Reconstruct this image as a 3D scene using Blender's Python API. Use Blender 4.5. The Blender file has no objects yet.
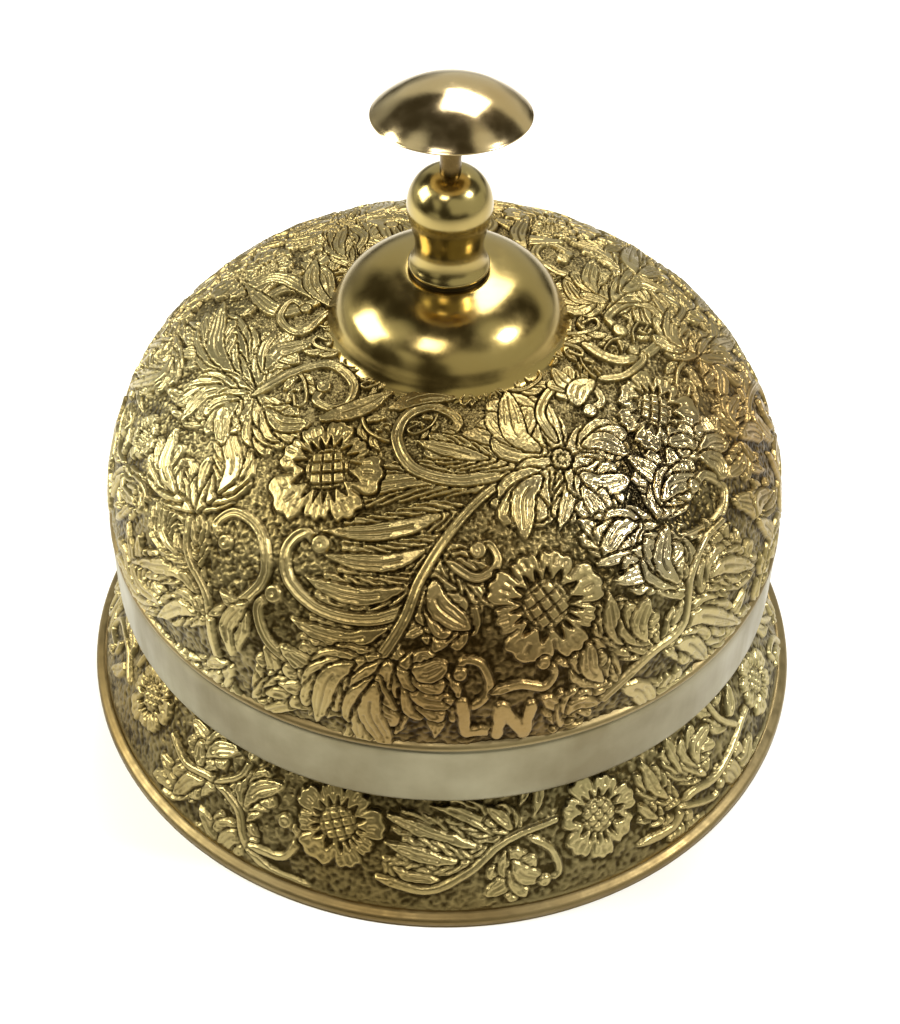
import bpy, numpy as np, math
S=0.055                      # one design unit (base radius) in metres
rng=np.random.default_rng(7)
sc=bpy.context.scene
sc.view_settings.view_transform='Standard'; sc.view_settings.look='None'; sc.view_settings.exposure=0
PHI=0.7944; F=1862.4; ROLL=math.radians(1.15)
CAM=np.array([0.0145,-3.5505,4.0547])
fwd=np.array([0,math.cos(PHI),-math.sin(PHI)]); up0=np.array([0,math.sin(PHI),math.cos(PHI)]); rt0=np.array([1.,0,0])
RT=rt0*math.cos(ROLL)+up0*math.sin(ROLL); UP=up0*math.cos(ROLL)-rt0*math.sin(ROLL)

# ---------------- materials ----------------
def newmat(name):
    m=bpy.data.materials.new(name); m.use_nodes=True
    nt=m.node_tree; b=nt.nodes['Principled BSDF']; return m,nt,b
def blob(nt,n1,c,r0,r1,na=.5):
    """soft noisy patch around an object-space point (design units) -> 0..1"""
    N=nt.nodes; Lk=nt.links; tc=N.new('ShaderNodeTexCoord')
    v=N.new('ShaderNodeVectorMath'); v.operation='DISTANCE'; v.inputs[1].default_value=[q*S for q in c]; Lk.new(tc.outputs['Object'],v.inputs[0])
    a=N.new('ShaderNodeMath'); a.operation='MULTIPLY_ADD'; a.inputs[1].default_value=na*S*r1; Lk.new(n1.outputs[0],a.inputs[0]); Lk.new(v.outputs['Value'],a.inputs[2])
    m=N.new('ShaderNodeMapRange'); m.interpolation_type='SMOOTHSTEP'; m.inputs[1].default_value=(r0+.5*na*r1)*S; m.inputs[2].default_value=(r1+.5*na*r1)*S; m.inputs[3].default_value=1; m.inputs[4].default_value=0
    Lk.new(a.outputs[0],m.inputs[0]); return m.outputs[0]
def mixc(nt,f,a,b_,mode='MIX'):
    x=nt.nodes.new('ShaderNodeMix'); x.data_type='RGBA'; x.blend_type=mode
    for i,v in((0,f),(6,a),(7,b_)):
        if hasattr(v,'is_linked'): nt.links.new(v,x.inputs[i])
        else: x.inputs[i].default_value=v if i==0 else (*v,1)
    return x.outputs[2]
def brass(name,hi,lo=None,rough=.25,rlo=.5,gscale=900,blotch=.35,bscale=25,stretch=(1,1,1),bump=.2,tint=(1,.87,.66),patches=False):
    m,nt,b=newmat(name); N=nt.nodes; Lk=nt.links
    tc=N.new('ShaderNodeTexCoord'); mp=N.new('ShaderNodeMapping'); mp.inputs['Scale'].default_value=stretch
    Lk.new(tc.outputs['Object'],mp.inputs[0])
    n1=N.new('ShaderNodeTexNoise'); n1.inputs['Scale'].default_value=bscale; n1.inputs['Detail'].default_value=5
    Lk.new(tc.outputs['Object'],n1.inputs['Vector'])
    n2=N.new('ShaderNodeTexNoise'); n2.inputs['Scale'].default_value=gscale; n2.inputs['Detail'].default_value=4
    Lk.new(mp.outputs[0],n2.inputs['Vector'])
    r1=N.new('ShaderNodeMapRange'); r1.inputs[1].default_value=.35; r1.inputs[2].default_value=.65
    Lk.new(n1.outputs[0],r1.inputs[0])
    blc=mixc(nt,r1.outputs[0],tuple((1-blotch)*c for c in tint),(1.,1.,1.))
    if lo is not None:
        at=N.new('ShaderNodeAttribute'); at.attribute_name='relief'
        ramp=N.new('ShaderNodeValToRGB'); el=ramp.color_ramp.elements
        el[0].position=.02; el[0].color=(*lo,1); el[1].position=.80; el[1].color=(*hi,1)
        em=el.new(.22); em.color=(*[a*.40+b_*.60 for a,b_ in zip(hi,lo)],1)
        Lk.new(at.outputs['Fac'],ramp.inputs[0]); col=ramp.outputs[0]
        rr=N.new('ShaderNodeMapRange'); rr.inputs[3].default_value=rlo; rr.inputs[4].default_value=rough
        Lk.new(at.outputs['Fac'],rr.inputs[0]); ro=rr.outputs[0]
        if patches:
            n3=N.new('ShaderNodeTexNoise'); n3.inputs['Scale'].default_value=110; n3.inputs['Detail'].default_value=6; n3.inputs['Roughness'].default_value=.65; Lk.new(tc.outputs['Object'],n3.inputs['Vector'])
            pm=blob(nt,n3,(.12,-.82,.66),.12,.52)      # browner and darker low on the bell
            col=mixc(nt,pm,col,mixc(nt,1.,col,(.58,.46,.36),'MULTIPLY'))
            pm2=blob(nt,n3,(.74,-.10,.90),.05,.36)
            col=mixc(nt,pm2,col,mixc(nt,1.,col,(.82,.68,.56),'MULTIPLY'))
            gm=blob(nt,n3,(.47,-.46,1.01),.0,.34,1.3)      # lamp glare painted into the colour: silvery relief, black recesses, glossier
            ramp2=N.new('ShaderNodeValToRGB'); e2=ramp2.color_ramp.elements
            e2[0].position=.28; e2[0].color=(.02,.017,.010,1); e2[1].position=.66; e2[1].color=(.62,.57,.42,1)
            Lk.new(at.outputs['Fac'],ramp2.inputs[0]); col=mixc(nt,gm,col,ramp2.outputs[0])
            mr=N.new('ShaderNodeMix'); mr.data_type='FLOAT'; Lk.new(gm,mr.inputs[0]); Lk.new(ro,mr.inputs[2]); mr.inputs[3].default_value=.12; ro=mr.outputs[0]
        Lk.new(ro,b.inputs['Roughness'])
    else:
        c=N.new('ShaderNodeRGB'); c.outputs[0].default_value=(*hi,1); col=c.outputs[0]
        rr=N.new('ShaderNodeMapRange'); rr.inputs[1].default_value=.3; rr.inputs[2].default_value=.7; rr.inputs[3].default_value=rough*.8; rr.inputs[4].default_value=rough*1.25
        Lk.new(n2.outputs[0],rr.inputs[0]); Lk.new(rr.outputs[0],b.inputs['Roughness'])
    Lk.new(mixc(nt,1.,col,blc,'MULTIPLY'),b.inputs['Base Color'])
    b.inputs['Metallic'].default_value=1
    bp=N.new('ShaderNodeBump'); bp.inputs['Strength'].default_value=bump; bp.inputs['Distance'].default_value=.0003
    Lk.new(n2.outputs[0],bp.inputs['Height']); Lk.new(bp.outputs[0],b.inputs['Normal'])
    return m
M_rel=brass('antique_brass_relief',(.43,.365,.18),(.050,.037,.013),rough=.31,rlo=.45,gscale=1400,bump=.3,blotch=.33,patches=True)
M_band=brass('satin_brass_band',(.28,.255,.17),rough=.36,gscale=260,stretch=(1,1,.2),blotch=.38,bscale=70,bump=.3,tint=(1,.93,.8))
M_pol=brass('polished_brass',(.37,.30,.125),rough=.18,gscale=500,blotch=.12,bump=.04)
M_rim=brass('dull_brass_rim',(.25,.195,.095),rough=.42,gscale=500,blotch=.4,bump=.15)
M_but=brass('button_brass',(.56,.45,.26),rough=.15,gscale=600,blotch=.10,bscale=60,bump=.04)
M_rod=brass('dark_rod_brass',(.13,.09,.035),rough=.3)
M_dark=brass('tarnished_gap',(.03,.022,.01),rough=.5)  # near-black colour paints in the shade of the gaps

# ---------------- mesh helpers ----------------
def mk(name,V,Fc,mat,parent=None,smooth=True,attr=None):
    me=bpy.data.meshes.new(name); V=np.asarray(V,np.float32)*S
    nf=len(Fc); me.vertices.add(len(V)); me.vertices.foreach_set('co',V.ravel())
    me.loops.add(nf*4); me.loops.foreach_set('vertex_index',np.asarray(Fc,np.int32).ravel())
    me.polygons.add(nf); me.polygons.foreach_set('loop_start',np.arange(nf,dtype=np.int32)*4)
    me.polygons.foreach_set('loop_total',np.full(nf,4,np.int32))
    me.polygons.foreach_set('use_smooth',np.full(nf,smooth))
    me.update(calc_edges=True); me.validate()
    if attr is not None:
        a=me.attributes.new('relief','FLOAT','POINT'); a.data.foreach_set('value',np.asarray(attr,np.float32).ravel())
    me.materials.append(mat)
    o=bpy.data.objects.new(name,me); sc.collection.objects.link(o)
    if parent: o.parent=parent
    return o
def grid_faces(R,N):
    i=np.arange(R-1)[:,None]; j=np.arange(N)[None]; jn=(j+1)%N
    return np.stack(np.broadcast_arrays(i*N+j,i*N+jn,(i+1)*N+jn,(i+1)*N+j),-1).reshape(-1,4)
def catmull(P,n):
    P=np.asarray(P,float)
    if len(P)==2: P=np.array([P[0],(P[0]+P[1])/2,P[1]])
    Q=np.vstack([2*P[0]-P[1],P,2*P[-1]-P[-2]]); t=np.linspace(0,len(P)-1-1e-6,n); i=t.astype(int); u=(t-i)[:,None]
    p0,p1,p2,p3=Q[i],Q[i+1],Q[i+2],Q[i+3]
    return .5*((2*p1)+(-p0+p2)*u+(2*p0-5*p1+4*p2-p3)*u**2+(-p0+3*p1-3*p2+p3)*u**3)
def lathe(name,prof,mat,parent,N=160,sub=5,tilt=None):
    P=catmull(prof,(len(prof)-1)*sub+1)
    P[:,0]=np.maximum(P[:,0],.0004)
    th=np.linspace(0,2*np.pi,N,endpoint=False)
    V=np.stack([P[:,:1]*np.sin(th),-P[:,:1]*np.cos(th),np.repeat(P[:,1:2],N,1)],-1).reshape(-1,3)
    if tilt:
        a,b,zc=tilt; V[:,2]-=zc
        y=V[:,1]*math.cos(a)-V[:,2]*math.sin(a); z=V[:,1]*math.sin(a)+V[:,2]*math.cos(a); V[:,1]=y
        x=V[:,0]*math.cos(b)+z*math.sin(b); V[:,2]=-V[:,0]*math.sin(b)+z*math.cos(b)+zc; V[:,0]=x
    return mk(name,V,grid_faces(len(P),N),mat,parent)

# ---------------- relief chart ----------------
class Chart:
    def __init__(s,prof,N,origin):
        prof=np.asarray(prof,float); s.N=N; s.dphi=2*np.pi/N; s.o=origin
        ds=np.hypot(*np.diff(prof,axis=0).T); rm=(prof[1:,0]+prof[:-1,0])/2
        w=np.concatenate([[0],np.cumsum(ds/rm)]); s.R=int(w[-1]/s.dphi)+1
        ww=np.linspace(0,w[-1],s.R); s.r=np.interp(ww,w,prof[:,0]); s.z=np.interp(ww,w,prof[:,1])
        tr=np.gradient(s.r);tz=np.gradient(s.z);l=np.hypot(tr,tz); s.nr=tz/l; s.nz=-tr/l
        s.psi=np.arctan2(s.z-origin[1],s.r-origin[0])
        s.H=np.zeros((s.R,N)); s.M=np.zeros((s.R,N),bool)
        wob=s.blur(rng.standard_normal((s.R,N)),2); s.wob=wob/wob.std()*.45
    def ztop(s,r): return np.interp(r,s.r[::-1],s.z[::-1],left=s.z[-1],right=-9)
    def hit(s,pts):
        X=(pts[:,0]-450)/F; Y=(512-pts[:,1])/F
        d=fwd+X[:,None]*RT+Y[:,None]*UP
        t=np.linspace(3.4,6.2,1600)
        P=CAM+d[:,None,:]*t[None,:,None]
        r=np.hypot(P[...,0],P[...,1]); ins=P[...,2]<s.ztop(r)
        k=ins.argmax(1); ok=ins.any(1)
        return P[np.arange(len(k)),k],ok
    def wrap(s,pts):
        pts=np.array(pts,float); c=np.array([446.,450.])
        for _ in range(12):
            Q,ok=s.hit(pts)
            if ok.all(): break
            pts[~ok]=c+(pts[~ok]-c)*.98
        rr=np.hypot(Q[:,0],Q[:,1]); phi=np.arctan2(Q[:,0],-Q[:,1])
        ps=np.arctan2(Q[:,2]-s.o[1],rr-s.o[0])
        row=np.interp(ps,s.psi,np.arange(s.R)); phi=np.unwrap(phi)
        return np.stack([(phi+np.pi)/s.dphi,row],-1)
    def cells(s,row): return 1/(s.r[np.clip(row.astype(int),0,s.R-1)]*s.dphi)
    def win(s,C,pad):
        x0,x1=int(C[:,0].min()-pad),int(C[:,0].max()+pad)+1
        y0,y1=max(0,int(C[:,1].min()-pad)),min(s.R,int(C[:,1].max()+pad)+1)
        if y1<=y0 or x1-x0>s.N*.5: return None
        return np.arange(x0,x1),np.arange(y0,y1)
    def stroke(s,C,W,amp=1.,kind='leaf',under=False):
        pad=W.max()*1.1+5; w=s.win(C,pad)
        if w is None: return
        xs,ys=w; X,Y=np.meshgrid(xs.astype(float),ys.astype(float))
        best=np.full(X.shape,1e9); T=np.zeros(X.shape); Wd=np.ones(X.shape); n=len(C)-1
        L=np.concatenate([[0],np.cumsum(np.hypot(*np.diff(C,axis=0).T))])
        for i in range(n):
            a=C[i];e=C[i+1]-a;l2=e@e+1e-9
            u=np.clip(((X-a[0])*e[0]+(Y-a[1])*e[1])/l2,0,1)
            dx=X-a[0]-u*e[0];dy=Y-a[1]-u*e[1];d=np.hypot(dx,dy); wl=W[i]+(W[i+1]-W[i])*u
            m=d-wl<best-Wd if i else np.ones(X.shape,bool)
            best=np.where(m,d,best);T=np.where(m,L[i]+u*(L[i+1]-L[i]),T);Wd=np.where(m,wl,Wd)
        rows,cols=np.ix_(ys,xs%s.N)
        if kind!='tube': Wd=Wd+s.wob[rows,cols]*(Wd>2)
        tn=T/L[-1]
        q=best/np.maximum(Wd,.3)
        edge=np.clip((Wd-best)/1.3+.15,0,1)
        if kind=='leaf':
            h=edge
            h=h-.60*np.exp(-(best/1.1)**2)*((tn>.22)&(tn<.86))*(Wd>4.0)
            h=h-.42*np.exp(-((best-Wd*.52)/1.0)**2)*((tn>.42)&(tn<.80))*(Wd>6.2)
        else:
            h=edge*(.94+.06*np.sqrt(np.clip(1-q**2,0,1)))
            if kind=='tube': h=h-.45*np.exp(-(best/1.2)**2)*(Wd>4.5)*(tn<.9)
        Hs=s.H[rows,cols]; Ms=s.M[rows,cols]
        ins=best<Wd+.3; moat=(best<Wd+1.5)&~ins
        if under: ins=ins&~Ms; moat=moat&~Ms
        Hs=np.where(ins,h*amp,np.where(moat,-.05,Hs)); s.H[rows,cols]=Hs; s.M[rows,cols]=Ms|(best<Wd+1.8)
    def L(s,pts,w,kind='leaf',amp=1,peak=.5,grid=False,under=False,n=13,tip=.8):
        P=catmull(pts,n); C=P if grid else s.wrap(P)
        t=np.linspace(0,1,n)
        prof=np.where(t<peak,(np.sin(t/peak*np.pi/2))**.8*.66+.34,np.clip(np.cos((t-peak)/(1-peak)*np.pi/2),0,1)**tip)
        W=1.35*w/400*prof*s.cells(C[:,1])*.5 if not grid else w*prof*.5
        s.stroke(C,np.maximum(W,.6),amp,kind,under)
    def K(s,pts,w,grid=False,under=False,ns=None):
        """fluted acanthus frond made of overlapping fingers swept forward off the spine"""
        P=catmull(pts,60); V=np.gradient(P,axis=0); V/=np.hypot(*V.T)[:,None]+1e-9; NN=np.stack([-V[:,1],V[:,0]],-1)
        ln=np.hypot(*np.diff(P,axis=0).T).sum(); n=ns or int(np.clip(round(ln/(w*.85)),2,6))
        at=lambda t:min(59,max(0,int(t*59)))
        for i in range(n):
            ts=.02+.60*i/n; sz=math.sin(math.pi*(.30+.55*i/n))
            for sd in(1,-1):
                a,b,c,d=at(ts),at(ts+.14),at(ts+.28),at(ts+.38)
                pt=[P[a],P[b]+NN[b]*sd*w*.22*sz,P[c]+NN[c]*sd*w*.44*sz,P[d]+NN[d]*sd*w*.68*sz]
                s.L(pt,w*.50*(.72+.3*sz),peak=.64,tip=.75,grid=grid,under=under,n=11)
        s.L(P[[at(.28),at(.55),at(.8),59]],w*.52,peak=.45,tip=.75,grid=grid,under=under)
    def T(s,pts,w0,w1,ball=0,grid=False,under=False,kind='tube'):
        n=max(12,6*len(pts)); P=catmull(pts,n); C=P if grid else s.wrap(P)
        W=np.linspace(w0,w1,n)
        W=1.15*W/400*s.cells(C[:,1])*.5 if not grid else W*.5
        if kind=='tube': W[0]*=.5; W[1]*=.8
        s.stroke(C,W,.97,kind,under)
        if ball:
            c=C[-1:]; B=ball/400*s.cells(c[:,1]) if not grid else np.array([ball])
            s.stroke(np.vstack([c,c+.5]),np.array([B[0],B[0]]),1,'tube',under)
    def fan(s,base,tips,w=13,bend=.24,kk=True,**k):
        b=np.array(base,float)
        mid=np.mean(np.array(tips,float),0)-b
        for i,t in enumerate(tips):
            t=np.array(t,float); v=t-b; nrm=np.array([-v[1],v[0]]); sgn=np.sign(mid[0]*v[1]-mid[1]*v[0]) or 1
            m=b+v*.5-nrm*bend*sgn
            if kk and w>=15 and np.hypot(*v)>34: s.K([b,m,t],w*1.3,**k)
            else: s.L([b,m,t],w,peak=.6,**k)
    def flower(s,c,R,rot=0,n=8,grid=False):
        C=np.array([c],float) if grid else s.wrap([c]); Rc=(R/400*s.cells(C[:,1])[0]) if not grid else R
        w=s.win(C,Rc*1.3+3)
        if w is None: return
        xs,ys=w; X,Y=np.meshgrid(xs-C[0,0],ys-C[0,1]); th=np.arctan2(Y,X)+rot; d=np.hypot(X,Y)/Rc
        th=th+.12*np.sin(2*th+rot*9)+.07*np.sin(3*th+rot*17)
        f=(th*n/(2*np.pi)); ph=f%1-.5; idx=np.floor(f)%n
        pr=.95+.09*np.sin(idx*2.4+rot*11)
        tip=(.80+.20*np.clip(np.cos(ph*np.pi),0,1)**.5)*pr+.035*np.cos(ph*2*np.pi*3)-.03*np.exp(-(ph/.06)**2)
        h=np.clip((tip-d)*Rc/1.6+.2,0,1)*.98
        h-=.65*np.exp(-((np.abs(ph)-.5)/.034*np.maximum(d,.3))**2)*(d>.58)
        h-=.4*np.exp(-(ph/.035*d)**2)*(d>.66)*(d<.84)
        for o in(.24,-.24): h-=.28*np.exp(-((ph-o)/.03*d)**2)*(d>.68)*(d<.80)
        p2=(f*2)%1-.5
        spike=(d>.42)&(d<.64)&(np.abs(p2)<.36*(1-(d-.42)/.22)+.02)
        h=np.where(spike,.0,h)
        h=np.where((d>.38)&(d<=.42),.0,h)
        cd=d<=.38
        gx=(X*.9+Y*.45)/Rc; gy=(-X*.45+Y*.9)/Rc
        gr=np.minimum(np.abs((gx/.2)%1-.5),np.abs((gy/.2)%1-.5))
        h=np.where(cd,np.clip((gr-.03)/.10,0.0,1)*(.8+.25*(1-(d/.38)**2)),h)
        rows,cols=np.ix_(ys,xs%s.N); Hs=s.H[rows,cols]
        ins=d<tip+.5/Rc; moat=(d<tip+3.5/Rc)&~ins
        s.H[rows,cols]=np.where(ins,np.clip(h,-.1,1.1),np.where(moat,-.08,Hs)); s.M[rows,cols]|=d<tip+3/Rc
    def boxfree(s,k):
        A=s.M.astype(np.int32); A=np.concatenate([A[:,-k:],A,A[:,:k]],1)
        A=np.pad(A,((k,k),(0,0)),constant_values=1)
        I=np.zeros((A.shape[0]+1,A.shape[1]+1),np.int32); I[1:,1:]=A.cumsum(0).cumsum(1)
        n=2*k+1
        B=I[n:,n:]-I[:-n,n:]-I[n:,:-n]+I[:-n,:-n]
        return B==0
    def fill(s,ks):
        for k,reps in ks:
            for _ in range(reps):
                fr=s.boxfree(k); idx=np.argwhere(fr)
                if len(idx)==0: break
                for r0,c0 in idx[rng.choice(len(idx),min(len(idx),14),replace=False)]:
                    if s.M[max(0,r0-k+1):r0+k,np.arange(c0-k+1,c0+k)%s.N].any(): continue
                    a=rng.uniform(0,2*np.pi); ln=k*rng.uniform(1.5,2.1); bd=rng.choice([-1,1])*ln*.35
                    v=np.array([math.cos(a),math.sin(a)]); nn=np.array([-v[1],v[0]]); c=np.array([c0,r0],float)
                    if k>=17:
                        s.T([c-v*ln*1.1,c-v*ln*.2+nn*bd,c+v*ln*.8+nn*bd*.6,c+v*ln*.95-nn*bd*.7,c+v*ln*.35-nn*bd*.6],k*.36,k*.26,k*.26,grid=True,under=True)
                        for f in(-.6,.1):
                            p=c+v*ln*f+nn*bd*.7; s.L([p,p+v*k*.5+nn*np.sign(bd)*k*.6,p+v*k*1.5+nn*np.sign(bd)*k*.9],k*.7,grid=True,under=True)
                            p=c+v*ln*f+nn*bd*.4; s.L([p,p+v*k*.3-nn*np.sign(bd)*k*.7,p+v*k*1.1-nn*np.sign(bd)*k*1.4],k*.7,grid=True,under=True)
                    elif rng.random()<.6:
                        s.T([c-v*ln,c+nn*bd,c+v*ln*.8,c+v*ln*.5-nn*bd*.8],k*.45,k*.32,k*.3,grid=True,under=True)
                        s.L([c-v*ln*.8,c-nn*bd*.4,c+v*ln*.3-nn*bd*1.6],k*.75,grid=True,under=True)
                    else:
                        s.L([c-v*ln,c+nn*bd*.6,c+v*ln],k*.8,grid=True,under=True)
                        s.L([c-v*ln,c-nn*bd*.5,c+v*ln*.6-nn*bd*1.3],k*.7,grid=True,under=True)
    def blur(s,A,k):
        for _ in range(2):
            B=sum(np.roll(A,i,1) for i in range(-k,k+1))/(2*k+1)
            P=np.pad(B,((k,k),(0,0)),mode='edge'); A=sum(P[i:i+s.R] for i in range(2*k+1))/(2*k+1)
        return A
    def build(s,name,mat,parent,amp,border=4,dirty=0):
        H=np.clip(s.H,-.2,1.1)
        e=np.clip(np.minimum(np.arange(s.R),np.arange(s.R)[::-1])/border-.3,0,1)[:,None]
        H=H*e
        n=s.blur(rng.standard_normal((s.R,s.N)),1); n/=n.std(); 
        n2=s.blur(rng.standard_normal((s.R,s.N)),10); n2/=n2.std()
        low=1-np.clip(H*3,0,1)
        Hs=(H*2+np.roll(H,1,1)+np.roll(H,-1,1))/4; P=np.pad(Hs,((1,1),(0,0)),mode='edge'); Hs=(P[:-2]+2*P[1:-1]+P[2:])/4
        disp=Hs+n*(.085*low+.016)*e+n2*.10*e-.85
        r=s.r[:,None]+disp*amp*s.nr[:,None]; z=s.z[:,None]+disp*amp*s.nz[:,None]
        ph=np.arange(s.N)*s.dphi-np.pi
        V=np.stack([r*np.sin(ph),-r*np.cos(ph),z],-1).reshape(-1,3)
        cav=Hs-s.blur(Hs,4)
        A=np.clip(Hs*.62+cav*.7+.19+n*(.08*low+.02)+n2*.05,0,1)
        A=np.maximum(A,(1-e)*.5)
        if dirty: A=A*np.clip((s.R-1-np.arange(s.R))/dirty,0,1)[:,None]  # shadow below the band, painted as darker colour on the inner rows
        return mk(name,V,grid_faces(s.R,s.N),mat,parent,attr=A)

# ---------------- desk bell ----------------
root=bpy.data.objects.new('desk_bell',None); sc.collection.objects.link(root); root.empty_display_size=.02
root['label']='antique brass desk bell embossed with flowers and leaves on white surface'; root['category']='desk bell'

RD,Z1,HH,PP,QQ=.8896,.5455,.5988,2.7306,2.1604
tt=np.linspace(0,1,600); rr=RD-(RD-.275)*(1-np.cos(tt*np.pi/2))
zz=Z1+HH*np.clip(1-(rr/RD)**PP,0,1)**(1/QQ)
D=Chart(np.stack([rr,zz],-1),1950,(0,.5))

T,L,Fn,Fl,K=D.T,D.L,D.fan,D.flower,D.K
# left plant
Fn((206,622),[(126,520),(130,562),(156,618)],19)
Fn((196,572),[(148,496),(170,486)],15)
T([(286,728),(240,700),(214,650),(206,600),(186,550),(192,500)],10,7)
Fn((193,512),[(146,464),(176,426)],20); Fn((196,512),[(254,470),(224,418)],21)
T([(210,614),(240,602),(264,574),(260,532),(236,512),(216,524),(224,542)],11,8,8)
Fn((232,668),[(148,634),(166,668),(206,704)],20)
Fn((232,655),[(218,590),(246,602)],14)
Fn((252,698),[(264,640),(286,668),(296,712)],18)
# upper left plant
Fn((252,390),[(170,354),(188,322),(224,300)],22)
Fn((252,394),[(164,386),(180,422),(222,446)],21)
Fn((258,394),[(250,450),(288,448),(312,424)],20)
Fn((260,387),[(262,328),(312,344)],20)
T([(254,394),(292,372),(330,364),(354,384),(340,408),(316,400),(324,386)],10,7,7)
Fl((268,268),29,.3,7)
Fn((322,300),[(228,298),(244,284)],14); Fn((330,304),[(300,262),(316,258)],13)
T([(330,310),(300,332),(280,318),(292,300),(306,308)],9,6,6)
Fn((176,336),[(140,410),(126,386)],16)
Fl((143,436),26,.2,7)
Fn((126,464),[(114,520),(136,506)],15)
# centre plant
K([(500,484),(440,478),(372,486),(312,512)],26)
K([(474,508),(430,518),(385,532),(320,530)],25)
K([(452,536),(416,554),(375,564),(322,554)],25)
K([(430,574),(394,592),(350,596),(304,576)],25)
K([(410,612),(378,632),(338,640),(288,618)],25)
T([(425,604),(370,620),(320,610),(288,580),(286,548),(304,532),(320,544)],12,9,9)
T([(348,670),(305,668),(268,644),(256,608),(272,594)],11,8,9)
Fn((436,558),[(398,638),(432,654),(472,630)],26)
Fn((392,640),[(358,666),(404,668)],17)
K([(446,545),(470,572),(494,608)],24)
T([(262,712),(315,700),(368,670),(402,624),(420,580),(446,538),(476,502),(514,474),(556,458)],12,7)
T([(448,562),(476,578),(498,564),(490,544),(478,550)],9,7,8)
T([(508,472),(458,480),(414,468),(397,438),(408,414),(434,406),(458,420),(448,436)],12,8,8)
K([(520,466),(480,456),(450,450),(416,440)],22); L([(466,434),(500,438),(534,458)],16)
L([(322,418),(358,408),(394,390)],15); L([(392,408),(424,396),(458,398)],14)
Fn((564,458),[(476,426),(506,390)],27); L([(560,452),(548,420),(542,396)],15)
Fn((568,455),[(620,424),(630,454)],22)
T([(556,440),(540,412),(556,386),(588,384),(602,400),(590,410)],9,7,7)
Fn((562,462),[(490,502),(526,540)],26); K([(564,464),(570,492),(560,530)],20)
Fn((570,460),[(600,518),(632,478)],24)
Fl((562,458),11,n=6)
Fl((327,467),54,.2,8); Fl((655,408),48,.5,7)
# right part, under the painted glare
Fn((656,524),[(582,484),(578,518),(604,556)],21)
Fn((658,517),[(628,456),(668,446),(704,478)],21)
T([(600,564),(640,552),(670,544),(716,522),(726,490),(706,474),(694,486)],10,8,7)
Fn((702,456),[(668,442),(700,414),(730,444),(724,478)],17)
# right plant
Fn((697,596),[(616,584),(632,550),(668,524)],23)
Fn((702,592),[(706,518),(738,528),(756,566)],21)
Fn((658,654),[(590,622),(610,592),(650,598)],21)
Fn((664,648),[(746,588),(744,624),(710,662)],22)
Fn((618,690),[(554,664),(590,640)],21); Fn((626,688),[(698,668),(650,708)],19)
T([(552,732),(596,706),(646,660),(684,626),(692,580),(706,540),(724,520)],10,6)
Fn((760,520),[(735,500),(752,478),(774,490),(770,548)],15)
Fl((547,604),57,.1,8)
# bottom centre
Fn((378,657),[(278,646),(276,684),(316,724)],25)
Fn((388,662),[(340,738),(392,752)],27)
Fn((402,664),[(434,740),(460,704),(446,664)],24)
T([(446,702),(472,708),(490,690),(482,666),(464,662),(460,676)],8,7,7)
T([(462,706),(465,728),(466,733),(470,734),(488,732)],12,11,kind='flat')
T([(497,736),(500,714),(501,709),(505,711),(520,730),(524,734),(526,729),(532,706)],11,11,kind='flat')
T([(492,694),(520,686),(545,688),(556,672),(544,664)],9,7,7)
Fn((560,728),[(542,698),(574,686),(602,704)],16)
# top right / back
T([(584,344),(620,360),(656,346),(660,316),(632,302),(608,316),(620,330)],11,8,8)
Fn((606,302),[(550,308),(564,278),(594,258)],19); Fn((612,302),[(624,256),(664,292)],19)
Fn((696,356),[(658,334),(672,306)],20); Fn((700,358),[(712,316),(736,362),(722,402)],20)
Fn((592,382),[(552,368),(576,404)],17); T([(600,378),(626,374),(644,358),(634,350)],8,6,6)
Fn((742,434),[(714,406),(740,394),(764,438)],16); Fn((742,442),[(766,470),(728,476)],16)
Fl((552,228),25,.4,7); Fn((640,276),[(596,238),(634,244),(668,280)],16)
T([(640,276),(664,290),(684,306),(676,322)],8,6,6)
Fn((524,250),[(494,218),(528,216)],13)
Fn((352,266),[(314,242),(346,224)],15)
T([(350,264),(380,256),(398,240),(392,224)],9,7,7)
hb,mb=np.roll(D.H,D.N//2,1),np.roll(D.M,D.N//2,1)
ph=np.abs(np.arange(D.N)/D.N*2-1)*180
use=(~D.M)&(ph>95)[None]; D.H=np.where(use,hb,D.H); D.M=D.M|((ph>95)[None]&mb)
D.fill([(30,10),(22,14),(17,12)])
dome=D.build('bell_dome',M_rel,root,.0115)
dome['label']='domed brass bell with embossed floral relief'
band=lathe('rim_band',[(.868,.536),(.878,.536),(.884,.532),(.888,.522),(.890,.50),(.891,.44),(.892,.37),(.890,.348),(.880,.340),(.860,.341),(.853,.36),(.852,.53)],M_band,dome,N=256,sub=4)
lip=lathe('rim_lip',[(.864,.566),(.876,.562),(.886,.557),(.891,.550),(.890,.542),(.884,.5385),(.868,.538)],M_rim,dome,N=256,sub=4)

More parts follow.
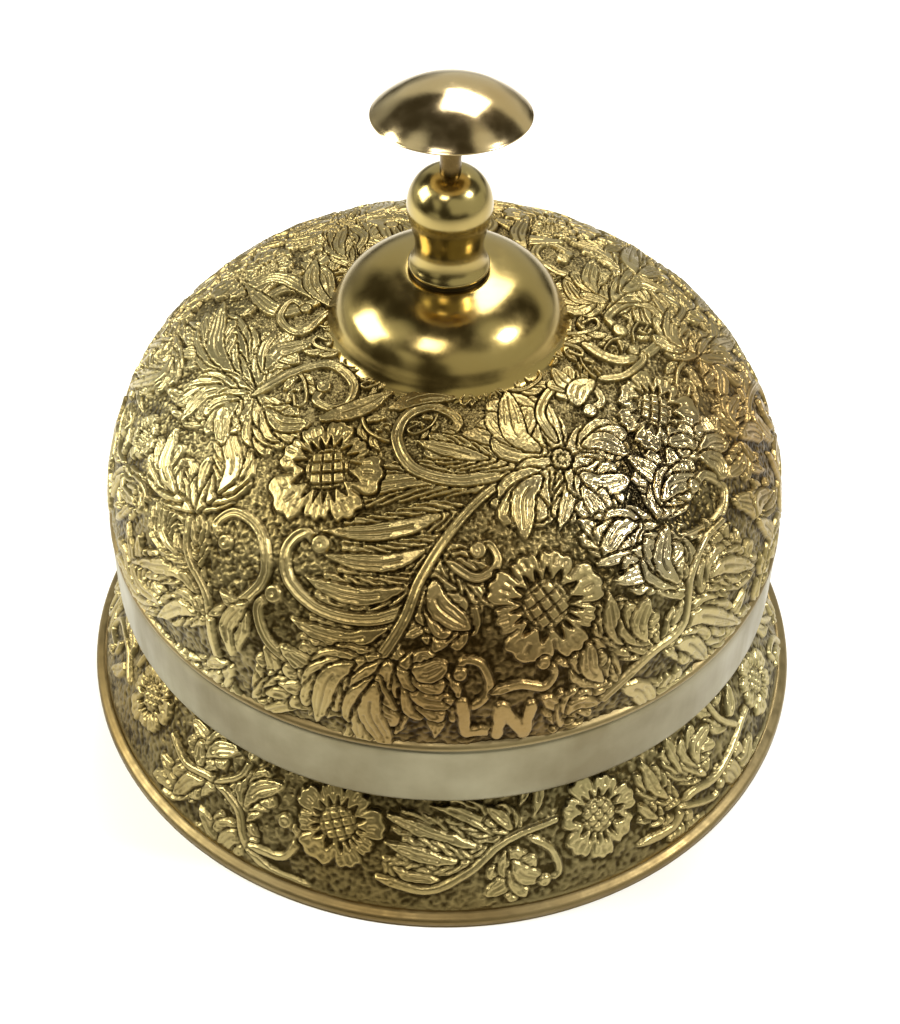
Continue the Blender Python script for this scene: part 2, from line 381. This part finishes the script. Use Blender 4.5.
# base flange
fp=catmull([(.974,-.020),(.946,.048),(.906,.122),(.863,.190),(.818,.246),(.78,.285)],300)
B=Chart(fp,1900,(.5,0))
T,L,Fn,Fl,K=B.T,B.L,B.fan,B.flower,B.K
K([(500,850),(468,846),(430,834),(380,812)],24); K([(478,864),(450,862),(420,856),(382,842)],22)
K([(516,842),(490,832),(470,816),(430,806)],22); K([(520,838),(505,822),(486,806)],20)
Fn((510,850),[(484,896),(546,880)],22)
K([(382,858),(405,876),(440,882)],17)
T([(376,878),(425,892),(468,874),(506,842),(556,820)],10,7); T([(530,838),(552,850),(560,872),(545,882)],8,6,7)
Fn((256,842),[(198,806),(214,852)],22); Fn((240,822),[(226,776),(284,786)],22)
Fn((214,786),[(160,752),(172,794)],21); Fn((198,768),[(192,718),(240,752)],21)
T([(308,888),(270,872),(244,842),(236,808),(212,780),(186,764),(172,735)],10,7)
T([(248,846),(282,858),(298,836),(284,822)],9,7,8)
T([(214,782),(240,776),(252,756)],7,6,6)
K([(684,802),(664,796),(652,782),(640,758)],22); K([(704,782),(686,772),(676,756),(664,736)],21)
Fn((706,776),[(710,724)],20); Fn((665,822),[(710,814),(678,842)],19); K([(666,820),(652,816),(640,806)],17)
Fn((718,772),[(752,732),(740,780)],21)
T([(640,846),(674,828),(690,796),(716,778),(734,746),(748,706)],10,7)
T([(680,808),(712,800),(722,784)],7,6,6)
Fl((337,824),49,.1,8); Fl((600,815),48,.3,7); Fl((150,697),39,.2,8); Fl((757,680),38,.2,8)
hb,mb=np.roll(B.H,B.N//2,1),np.roll(B.M,B.N//2,1)
ph=np.abs(np.arange(B.N)/B.N*2-1)*180
use=(~B.M)&(ph>92)[None]; B.H=np.where(use,hb,B.H); B.M=B.M|((ph>92)[None]&mb)
B.fill([(20,12),(16,14)])
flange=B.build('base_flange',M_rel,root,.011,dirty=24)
rim=lathe('base_rim',[(.70,-.052),(.90,-.052),(.986,-.052),(.992,-.050),(.994,-.044),(.9935,-.036),(.991,-.031),(.986,-.027),(.979,-.024),(.971,-.021),(.962,-.022),(.92,-.035)],M_rim,root,N=256,sub=4)
inner=lathe('striker_housing',[(.782,.268),(.72,.28),(.60,.285),(.5,.285),(.4,.29),(.1,.29),(0,.29)],M_dark,root,sub=3)

# collar, finial, rod, button
collar=lathe('collar',[(.29,1.085),(.309,1.104),(.311,1.112),(.306,1.120),(.298,1.128),(.290,1.140),(.283,1.156),(.273,1.180),(.257,1.206),(.233,1.230),(.203,1.250),(.169,1.264),(.132,1.273),(.10,1.278),(.06,1.27),(.03,1.26)],M_pol,root,sub=6)
ring=lathe('gap_washer',[(.02,1.262),(.088,1.266),(.095,1.276),(.086,1.290),(.02,1.292)],M_dark,root)  # dark ring standing in for the shade in the gap below the finial
fin=lathe('finial',[(.05,1.287),(.088,1.286),(.096,1.288),(.0985,1.294),(.096,1.301),(.0905,1.311),(.086,1.324),(.083,1.339),(.0822,1.354),(.0835,1.370),(.0875,1.389),(.093,1.411),(.0985,1.435),(.102,1.460),(.0995,1.486),(.091,1.510),(.077,1.531),(.058,1.546),(.036,1.554),(.0,1.557)],M_pol,root,sub=6)
rod=lathe('plunger_rod',[(.025,1.53),(.025,1.60),(.025,1.66),(.028,1.69),(.032,1.70)],M_rod,root,N=48)
but=lathe('push_button',[(.0,1.682),(.06,1.683),(.12,1.689),(.165,1.699),(.179,1.705),(.1845,1.7085),(.180,1.714),(.168,1.725),(.145,1.742),(.11,1.762),(.07,1.777),(.035,1.785),(.0,1.788)],M_but,root,sub=6,tilt=(math.radians(-5),math.radians(-.5),1.70))

# ---------------- table surface ----------------
m,nt,b=newmat('white_surface'); b.inputs['Base Color'].default_value=(.93,.925,.905,1); b.inputs['Roughness'].default_value=.6
n=nt.nodes.new('ShaderNodeTexNoise'); n.inputs['Scale'].default_value=6; r=nt.nodes.new('ShaderNodeMapRange'); r.inputs[3].default_value=.5; r.inputs[4].default_value=.7
nt.links.new(n.outputs[0],r.inputs[0]); nt.links.new(r.outputs[0],b.inputs['Roughness'])
g=mk('table_surface',[(-12,-12,-.0525),(12,-12,-.0525),(12,12,-.0525),(-12,12,-.0525)],[(0,1,2,3)],m); g['kind']='structure'

# ---------------- light ----------------
w=bpy.data.worlds.new('World'); sc.world=w; w.use_nodes=True; nt=w.node_tree; N=nt.nodes; Lk=nt.links
bg=N['Background']; tc=N.new('ShaderNodeTexCoord'); ns=N.new('ShaderNodeTexNoise'); ns.inputs['Scale'].default_value=1.4; ns.inputs['Detail'].default_value=.5
Lk.new(tc.outputs['Generated'],ns.inputs['Vector'])
cr=N.new('ShaderNodeValToRGB'); e=cr.color_ramp.elements
e[0].position=.44; e[0].color=(.07,.06,.035,1); e[1].position=.56; e[1].color=(1.,1.,.84,1)
Lk.new(ns.outputs[0],cr.inputs[0]); Lk.new(cr.outputs[0],bg.inputs['Color']); bg.inputs['Strength'].default_value=.8
from mathutils import Vector, Matrix
def area(name,loc,size,power,col=(1,.97,.92)):
    l=bpy.data.lights.new(name,'AREA'); l.energy=power*S*S; l.color=col; l.size=size*S
    o=bpy.data.objects.new(name,l); sc.collection.objects.link(o); loc=np.array(loc,float)
    o.location=Vector(loc*S); d=Vector((0,0,.5))-Vector(loc); o.rotation_euler=d.to_track_quat('-Z','Y').to_euler()
    return o
area('window_light',(-5.5,.2,4.0),3.2,440,(1,1,.9))
area('ceiling_light',(1,4,7),3.5,430)
area('side_light',(5.2,-1.2,6.2),1.3,430,(1,.99,.97))
area('front_light',(-1.6,-3.8,7.5),2.2,200)

# ---------------- camera ----------------
cam=bpy.data.cameras.new('camera'); co=bpy.data.objects.new('camera',cam); sc.collection.objects.link(co)
co.matrix_world=Matrix(((RT[0],UP[0],-fwd[0],CAM[0]*S),(RT[1],UP[1],-fwd[1],CAM[1]*S),(RT[2],UP[2],-fwd[2],CAM[2]*S),(0,0,0,1)))
cam.sensor_fit='VERTICAL'; cam.sensor_height=36; cam.lens=36*F/1024; cam.clip_start=.005; cam.clip_end=50
sc.camera=co
